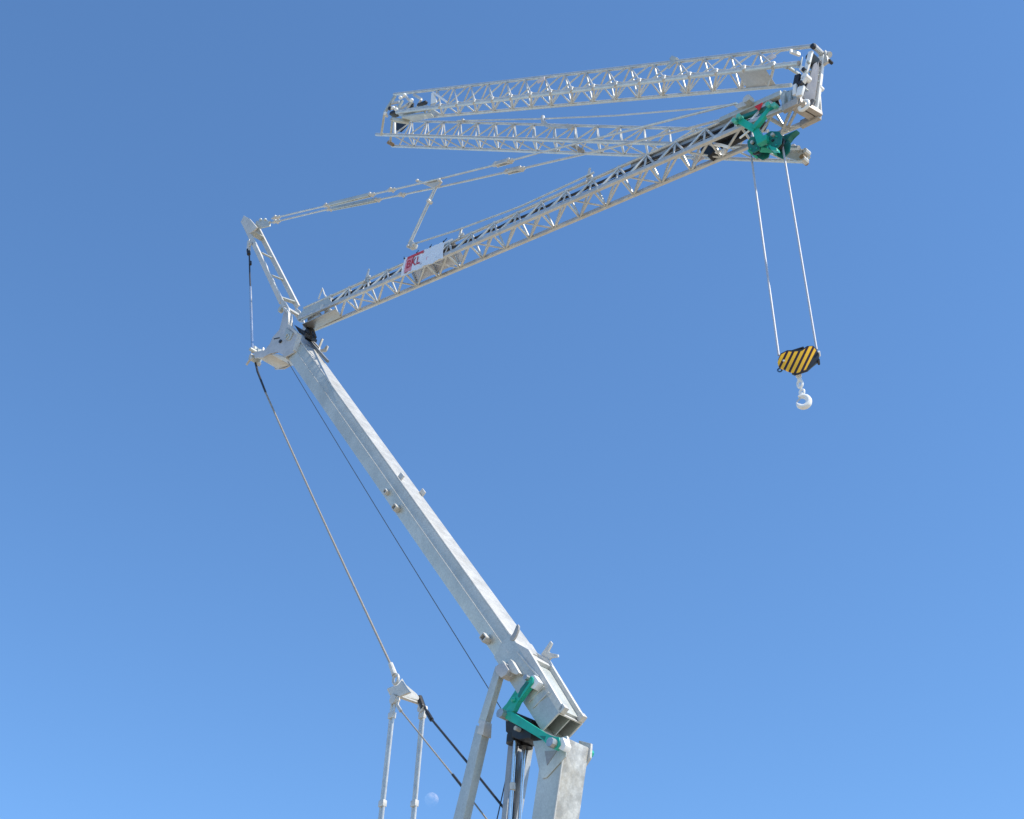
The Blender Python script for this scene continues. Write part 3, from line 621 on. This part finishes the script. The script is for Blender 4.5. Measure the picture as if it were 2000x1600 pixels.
# --- erecting strut
def sring(l, r, c, w): 
    a, b_ = Q(*l, c), Q(*r, c); return [a, b_, b_ + E3 * w, a + E3 * w]
sc_, sw = -.50, .20
m = MB(); m.loft(sring((966, 1305), (978, 1309), sc_, .12), sring((933, 1412), (946, 1416), sc_, .13), .012)
r0, r1 = sring((930, 1416), (944, 1422), sc_, .18), sring((884.5, 1600), (905, 1600), sc_, .16)
m.loft(r0, [drop(a, b_, 1.4) for a, b_ in zip(r0, r1)], .014); es = m.build('erecting_strut', GALV, crane)
m = MB(); m.loft(sring((938, 1405), (948, 1408), sc_ - .01, .16), sring((931, 1432), (943, 1436), sc_ - .01, .2), .012); m.build('strut_collar', LIGHT, es)
m = MB(); m.plate([(966, 1303), (974, 1297), (985, 1296), (993, 1308), (988, 1318), (978, 1324), (968, 1313)], sc_ - .03, .2, .008); m.build('strut_clevis', metal('clevis_zinc', (.50, .48, .47), (.60, .58, .56), .5, .2), es)
m = MB(); m.plate([(977, 1291), (981, 1290), (994, 1306), (993, 1314), (984, 1324), (980, 1320), (988, 1307)], sc_ + .02, .18, .01); m.plate([(992, 1291), (996, 1287), (1001, 1292), (1014, 1314), (1009, 1318), (994, 1312)], -.48, .12, .012); m.beam(Q(990, 1302, -.4), Q(1004, 1320, -.38), .10, .10, .01); m.pieces('strut_lug', LIGHT, es)

# --- yoke with two tie bars, and the ropes
m = MB()
yk = [Q(758, 1345, -.30), Q(774, 1339, -.2), Q(783, 1327, -.02), Q(790, 1340, .03), Q(811, 1357, .30), Q(821, 1370, .42), Q(813, 1373, .40), Q(777, 1361, -.10), Q(764, 1357, -.26)]
yn = (yk[5] - yk[0]).cross(yk[2] - yk[0]).normalized(); m.prism(yk, yn * .05, .008); yoke = m.build('yoke_plate', LIGHT, crane)
m = MB(); m.plate([(756, 1344), (777, 1339), (784, 1329), (791, 1341), (800, 1352), (780, 1360), (764, 1356)], -.30, .05); m.build('yoke_cheek', LIGHT, yoke)
m = MB()
m.prism([yk[0], yk[8], yk[7], yk[6], yk[5], yk[5] - Z * .05, yk[6] - Z * .07, yk[7] - Z * .07, yk[8] - Z * .07, yk[0] - Z * .07][:5] , -yn * .04, 0)
m.beam(Q(764, 1352, -.28), Q(818, 1372, .40), .08, .07, .012, side=yn); m.build('yoke_flange', LIGHT, yoke)
m = MB(); m.bolt(Q(771, 1368, -.3), E3, .09, .12); m.bolt(Q(825, 1385, .42), E3, .09, .12); m.beam(Q(768, 1358, -.3), Q(771, 1372, -.3), .09, .1); m.beam(Q(820, 1370, .42), Q(826, 1388, .42), .09, .1); m.pieces('yoke_pin', LIGHT, yoke)
for (x0, y0), (x1, y1), c in (((769, 1366), (744, 1600), -.30), ((826, 1386), (807, 1600), .42)):
    a, b_ = Q(x0, y0, c), Q(x1, y1, c); e = drop(a, b_, 1.2); d = (e - a).normalized(); n = d.cross(E3).normalized()
    k = MB(); k.tube(a + n * .038, e + n * .038, .027, 10); k.tube(a - n * .038, e - n * .038, .027, 10); tb = k.pieces('tie_bar', TUBE, crane)
    for y in (1398, 1570):
        t = (y - y0) / (y1 - y0); o = Q(x0 + (x1 - x0) * t, y, c); k = MB(); k.beam(o - d * .06, o + d * .06, .14, .09, .01); k.build('bar_clamp', LIGHT, tb)
def rope(px, c, r_, mt, to_ground=False, nm='wire_rope'):
    pts = [Q(x, y, cc) for (x, y), cc in zip(px, c)]
    if to_ground: pts.append(drop(pts[-2], pts[-1], 1.3))
    if nm == 'wire_rope' and len(pts) == 2: pts = [lerp(pts[0], pts[1], i / 10) - Z * (.05 * math.sin(math.pi * i / 10)) for i in range(11)]
    k = MB(); k.path(pts, r_, 8); return k.build(nm, mt, crane)
rope([(517, 763), (764, 1300)], (-.05, -.03), .024, ROPE)
m = MB(); m.path([Q(498, 704, -.05), Q(503, 726, -.05), Q(519, 767, -.05)], [.03, .03, .028], 8); m.build('rope_sleeve', DARKROPE, crane)
m = MB(); m.tube(Q(763, 1297, -.03), Q(771, 1319, -.03), .05, 10, .06); m.ring(Q(773, 1327, -.03), E3, .075, .03, 16, 8, 1.3, Z); m.build('rope_socket', LIGHT, crane)
rope([(562, 706), (986, 1396)], (-.2, -.1), .009, THINROPE)
m = MB(); m.path([Q(774, 1366, -.28), Q(776, 1378, -.28), Q(783, 1389, -.28)], .035, 8); m.build('rope_socket', LIGHT, crane)
rope([(782, 1387), (886, 1516), (952, 1602)], (-.28, -.15, -.05), .016, ROPE, True, 'guy_rope')
m = MB(); m.tube(Q(884, 1513, -.16), Q(903, 1537, -.13), .026, 8); m.build('rope_sleeve', DARKROPE, crane)
rope([(820, 1366), (842, 1404), (914, 1491), (990, 1586)], (.40, .38, .25, .1), .024, DARKROPE, False, 'guy_rope')
m = MB(); m.tube(Q(819, 1362, .40), Q(827, 1384, .40), .06, 8); m.tube(Q(834, 1391, .39), Q(843, 1406, .38), .045, 8); m.pieces('rope_clip', BLACK, crane)

# --- undercarriage below the frame, so that mast, bars and struts stand on something
m = MB(); o = crane.location
m.prism([o + E1 * a + E3 * c + Z * .7 for a, c in ((-9, -1.1), (2.2, -1.1), (2.2, 1.1), (-9, 1.1))], Z * .9, .05); m.build('slewing_platform', GALV, crane)
m = MB()
for a in (-2.6, 2.6):
    for c in (-2.4, 2.4): m.beam(o + Z * .35, o + E1 * a + E3 * c + Z * .2, .3, .3, .03); m.tube(o + E1 * a + E3 * c, o + E1 * a + E3 * c + Z * .5, .25, 16)
m.build('outrigger_frame', GALV, crane)

# ------------------------------------------------------------------ trolley
tr0 = Q(1480, 280, 0)
trolley = thing('jib_trolley', 'green painted crane trolley clamped under the tip of the lattice jib', 'crane trolley', tr0)
m = MB()
m.beam(Q(1440, 233, -.30), Q(1476, 254, -.28), .13, .09, .015); m.beam(Q(1509, 208, -.26), Q(1473, 252, -.30), .12, .09, .015)
m.plate([(1466, 248), (1478, 246), (1490, 268), (1489, 276), (1478, 280), (1474, 268)], -.30, .10, .012)
tf = m.build('trolley_frame', GREEN, trolley)
m = MB(); m.beam(Q(1448, 231, -.1), Q(1502, 211, -.1), .09, .08, .015); m.build('rear_bar', DKGREEN, trolley)
for poly, (wx, wy) in (([(1459, 277), (1466, 267), (1480, 266), (1487, 279), (1484, 292), (1472, 298), (1462, 293)], (1472, 281)), ([(1495, 262), (1505, 256), (1522, 257), (1527, 266), (1525, 281), (1512, 296), (1501, 291), (1495, 274)], (1510, 275))):
    for c in (-.20, .06):
        k = MB(); k.plate(poly, -.20, .025, .006, c + .20); pl = k.build('sheave_cheek', DKGREEN, trolley)
        if c < 0:
            for dx, dy in ((-8, -6), (7, -8), (6, 9), (-5, 10)): k = MB(); k.bolt(Q(wx + dx, wy + dy, -.21), E3, .014, .03); k.build('bolt_head', GREEN, pl)
    k = MB(); o = Q(wx, wy, -.20) + E3 * .13; k.bolt(o, E3, .13, .05); k.ring(o, E3, .135, .03, 20, 8); k.bolt(o, E3, .03, .3); k.build('rope_sheave', BLACK, trolley)
    k = MB(); k.beam(Q(wx - 10, wy + 12, -.2), Q(wx - 10, wy + 12, -.2) + E3 * .27, .05, .05, .006, side=Z); k.build('spacer', GREEN, trolley)
m = MB(); m.beam(Q(1481, 280, -.25), Q(1500, 270, -.25), .14, .12, .02); m.beam(Q(1484, 290, -.15), Q(1516, 292, .1), .10, .12, .02); m.plate([(1500, 284), (1516, 288), (1518, 294), (1506, 293)], -.3, .1, .01); m.pieces('cross_member', GREEN, trolley)
m = MB(); m.plate([(1527, 266), (1540, 261), (1556, 253), (1553, 257), (1543, 264), (1536, 276), (1528, 274)], .05, .12, .015); m.build('side_arm', DKGREEN, trolley)
m = MB(); m.beam(Q(1528, 276, .1), Q(1538, 278, .1), .12, .1, .02); m.beam(Q(1536, 272, .1), Q(1540, 266, .1), .08, .1); m.pieces('buffer', BLACK, trolley)
for x, y, c in ((1436, 237, -.36), (1445, 229, -.36), (1502, 206, -.34), (1514, 207, -.34)):
    k = MB(); k.bolt(Q(x, y, c), E3, .05, .12); k.ball(Q(x, y, c - .05), .036); k.build('guide_roller', paint('mint_roller', (.10, .50, .37), .35), trolley)
for x, y in ((1470, 279), (1510, 264)):
    k = MB(); k.bolt(Q(x, y, -.22), E3, .035, .08); k.build('axle_cap', GALV, trolley)
m = MB(); m.beam(Q(1445, 270, -.2), Q(1464, 255, -.25), .035, .03); m.build('push_rod', WHITE, trolley)

# ------------------------------------------------------------------ hook block and hoist ropes
cb = .0
r1t, r2t = Q(1466, 296, .0), Q(1525.5, 268, .0)
BA = R(13); BU = Vector((math.cos(BA), -math.sin(BA), 0)); BW = Vector((math.sin(BA), math.cos(BA), 0))
ctr = Q(1558, 703, cb)
def HB(px, py, off=0.0):
    d = ray(px, py); t = (ctr + BW * off - CAM).dot(BW) / d.dot(BW); return CAM + d * t
hb = thing('hook_block', 'yellow and black striped hook block with white hook hanging from two ropes', 'hook block', ctr)
outl = [(1523, 693), (1537, 685), (1545, 687), (1566, 685), (1577, 675.5), (1590, 675), (1596, 683), (1600, 692), (1599, 704), (1577, 724), (1552, 731), (1538, 725), (1520, 718), (1517.5, 708)]
wdt = (HB(1600, 700) - HB(1518, 700)).length; per = 13.6 / 82 * wdt
sn = (BU * .885 - Z * .465) / per * 1.22
STR = stripes('hazard_stripes', sn, .15)
oc = (1560, 700)
m = MB(); m.prism([HB(oc[0] + (x - oc[0]) * .96, oc[1] + (y - oc[1]) * .84 - 4, -.09) for x, y in outl], BW * .13, .012); body = m.build('block_body', BLACK, hb)
fr = [(1523, 694), (1537, 686), (1546, 688), (1567, 686), (1577, 677), (1588, 676), (1594, 684), (1574, 722), (1557, 728.5), (1549, 728), (1538, 724), (1521, 717), (1518.5, 708)]
m = MB(); m.prism([HB(x, y, -.125) for x, y in fr], BW * .03, .006); m.build('cheek_plate', STR, hb)
m = MB(); m.prism([HB(x, y, -.12) for x, y in ((1593, 682), (1600, 692), (1599, 703), (1577, 723.5), (1552, 731.5), (1546, 729), (1557, 727), (1573, 720))], BW * .04, .006); m.build('end_guard', BLACK, hb)
m = MB(); m.prism([HB(oc[0] + (x - oc[0]) * .90, oc[1] + (y - oc[1]) * .70 - 6, -.125) + BW * .16 for x, y in fr], BW * .03, .006); m.build('cheek_plate', STR, hb)
m = MB(); m.beam(HB(1545, 687, -.06), HB(1570, 679, -.06), .025, .04, .005); m.build('rope_guard', BLACK, hb)
m = MB(); m.ring(HB(1523, 723, 0), BW, .035, .014, 14, 6); m.build('tag_ring', paint('blue_paint', (.03, .12, .3), .4), hb)
m = MB(); m.bolt(HB(1600, 691, -.08), BW, .02, .12); m.build('axle_pin', WHITE, hb)
m = MB(); m.bolt(HB(1599, 707, -.08), BW, .022, .12); m.build('axle_pin', BLACK, hb)
m = MB(); m.bolt(HB(1531, 706, -.13), BW, .02, .05); m.build('axle_pin', LIGHT, hb)
hk = HB
m = MB(); m.bolt(hk(1559.5, 731), Z, .05, .10); m.beam(hk(1560, 733), hk(1562, 744), .07, .05, .01, side=BW); sw_ = m.build('swivel', WHITE, hb)
m = MB(); m.ring(hk(1562.5, 750), BW + BU * .6, .042, .025, 20, 8, 1.7, Z); m.build('chain_link', WHITE, hb)
# hook: shank, eye and the curved body, thickest at the bottom
hc = hk(1568, 784.5); rr = .098
m = MB(); m.ring(hk(1566.3, 766), BW + BU * .5, .038, .022, 16, 8, 1.3, Z)
pts, rad = [], []
m2 = [(hk(1566.8, 769), .034), (hk(1566, 773), .036)]
for p, r_ in m2: pts.append(p); rad.append(r_)
for i in range(22):
    t = R(118 - i * 14.3); pts.append(hc + BU * (math.cos(t) * rr) + Z * (math.sin(t) * rr * 1.12)); 
    rad.append(.031 + .019 * math.sin(math.pi * min(1, i / 20)) + .003 if i < 19 else .034 - .008 * (i - 18))
m.path(pts, rad, 12); hook = m.build('hook', WHITE, hb)
m = MB(); m.path([hk(1564.5, 774), hk(1561, 780), hk(1556.5, 785)], [.012, .015, .010], 8); m.build('safety_latch', LIGHT, hook)
for (t_, b__, who) in ((r1t, HB(1521, 694), 'hoist rope on the left, running from the trolley to the striped hook block'), (r2t, HB(1595, 683), 'hoist rope on the right, running from the trolley to the striped hook block')):
    k = MB(); k.path([lerp(t_, b__, i / 6) for i in range(7)], .020, 8); o = k.build('hoist_rope', ROPEP); tag(o, who, 'hoist rope', 'hoist ropes of the hook block')
    v = b__ - t_; print('ROPE tilt', math.degrees(math.acos(-v.normalized().z)), v, proj(t_), proj(b__))

# ------------------------------------------------------------------ moon
md = 6000.0; mc = CAM + ray(843, 1562).normalized() * md
mb = MB(); bmesh.ops.create_uvsphere(mb.bm, u_segments=48, v_segments=24, radius=13.2 / F * md, matrix=Matrix.Translation(mc))
MOON = bpy.data.materials.new('moon_regolith_through_air'); MOON.use_nodes = True; nt = MOON.node_tree; nt.nodes.clear(); L = nt.links.new
out = N(nt, 'ShaderNodeOutputMaterial'); add = N(nt, 'ShaderNodeAddShader'); trn = N(nt, 'ShaderNodeBsdfTransparent'); dif = N(nt, 'ShaderNodeBsdfDiffuse')
tc = N(nt, 'ShaderNodeTexCoord'); nz = N(nt, 'ShaderNodeTexNoise'); nz.inputs['Scale'].default_value = .055; nz.inputs['Detail'].default_value = 3
L(tc.outputs['Object'], nz.inputs['Vector']); rp = N(nt, 'ShaderNodeValToRGB'); rp.color_ramp.elements[0].position = .4; rp.color_ramp.elements[1].position = .62
rp.color_ramp.elements[0].color = (.07, .05, .035, 1); rp.color_ramp.elements[1].color = (.18, .13, .08, 1)
L(nz.outputs['Fac'], rp.inputs['Fac']); L(rp.outputs['Color'], dif.inputs['Color'])
L(trn.outputs[0], add.inputs[0]); L(dif.outputs[0], add.inputs[1])
geo = N(nt, 'ShaderNodeNewGeometry'); mxs = N(nt, 'ShaderNodeMixShader'); t2 = N(nt, 'ShaderNodeBsdfTransparent')
L(geo.outputs['Backfacing'], mxs.inputs[0]); L(add.outputs[0], mxs.inputs[1]); L(t2.outputs[0], mxs.inputs[2]); L(mxs.outputs[0], out.inputs['Surface'])
mo = mb.build('moon', MOON, None, 180); tag(mo, 'pale gibbous daytime moon low in the blue sky', 'moon')

# ------------------------------------------------------------------ light
SUN_EL, SUN_AZ = R(46), R(117)      # azimuth clockwise from +Y (away from the camera)
sd = Vector((math.sin(SUN_AZ) * math.cos(SUN_EL), math.cos(SUN_AZ) * math.cos(SUN_EL), math.sin(SUN_EL)))
ld = bpy.data.lights.new('sun', 'SUN'); ld.energy = 3.4; ld.angle = R(.53); ld.color = (1, .91, .77)
lo = bpy.data.objects.new('sun', ld); COL.objects.link(lo); lo.rotation_euler = (-sd).to_track_quat('-Z', 'Y').to_euler(); lo.location = (0, 0, 60)
w = bpy.data.worlds.new('World'); sc.world = w; w.use_nodes = True; nt = w.node_tree; L = nt.links.new
sky = N(nt, 'ShaderNodeTexSky'); sky.sky_type = 'NISHITA'; sky.sun_disc = False; sky.sun_elevation = SUN_EL; sky.sun_rotation = SUN_AZ
sky.altitude = 100; sky.air_density = 1.0; sky.dust_density = 0; sky.ozone_density = 10
bg = nt.nodes['Background']
wb = N(nt, 'ShaderNodeMix', data_type='RGBA', blend_type='MULTIPLY'); wb.inputs[0].default_value = 1; wb.inputs[7].default_value = (1.05, 1.085, 1.005, 1)   # camera white balance
L(sky.outputs[0], wb.inputs[6]); L(wb.outputs[2], bg.inputs['Color']); bg.inputs['Strength'].default_value = .15
vs = sc.view_settings; sc.display_settings.display_device = 'sRGB'; vs.view_transform = 'Standard'; vs.look = 'None'; vs.gamma = 1; vs.exposure = .65; vs.use_curve_mapping = False
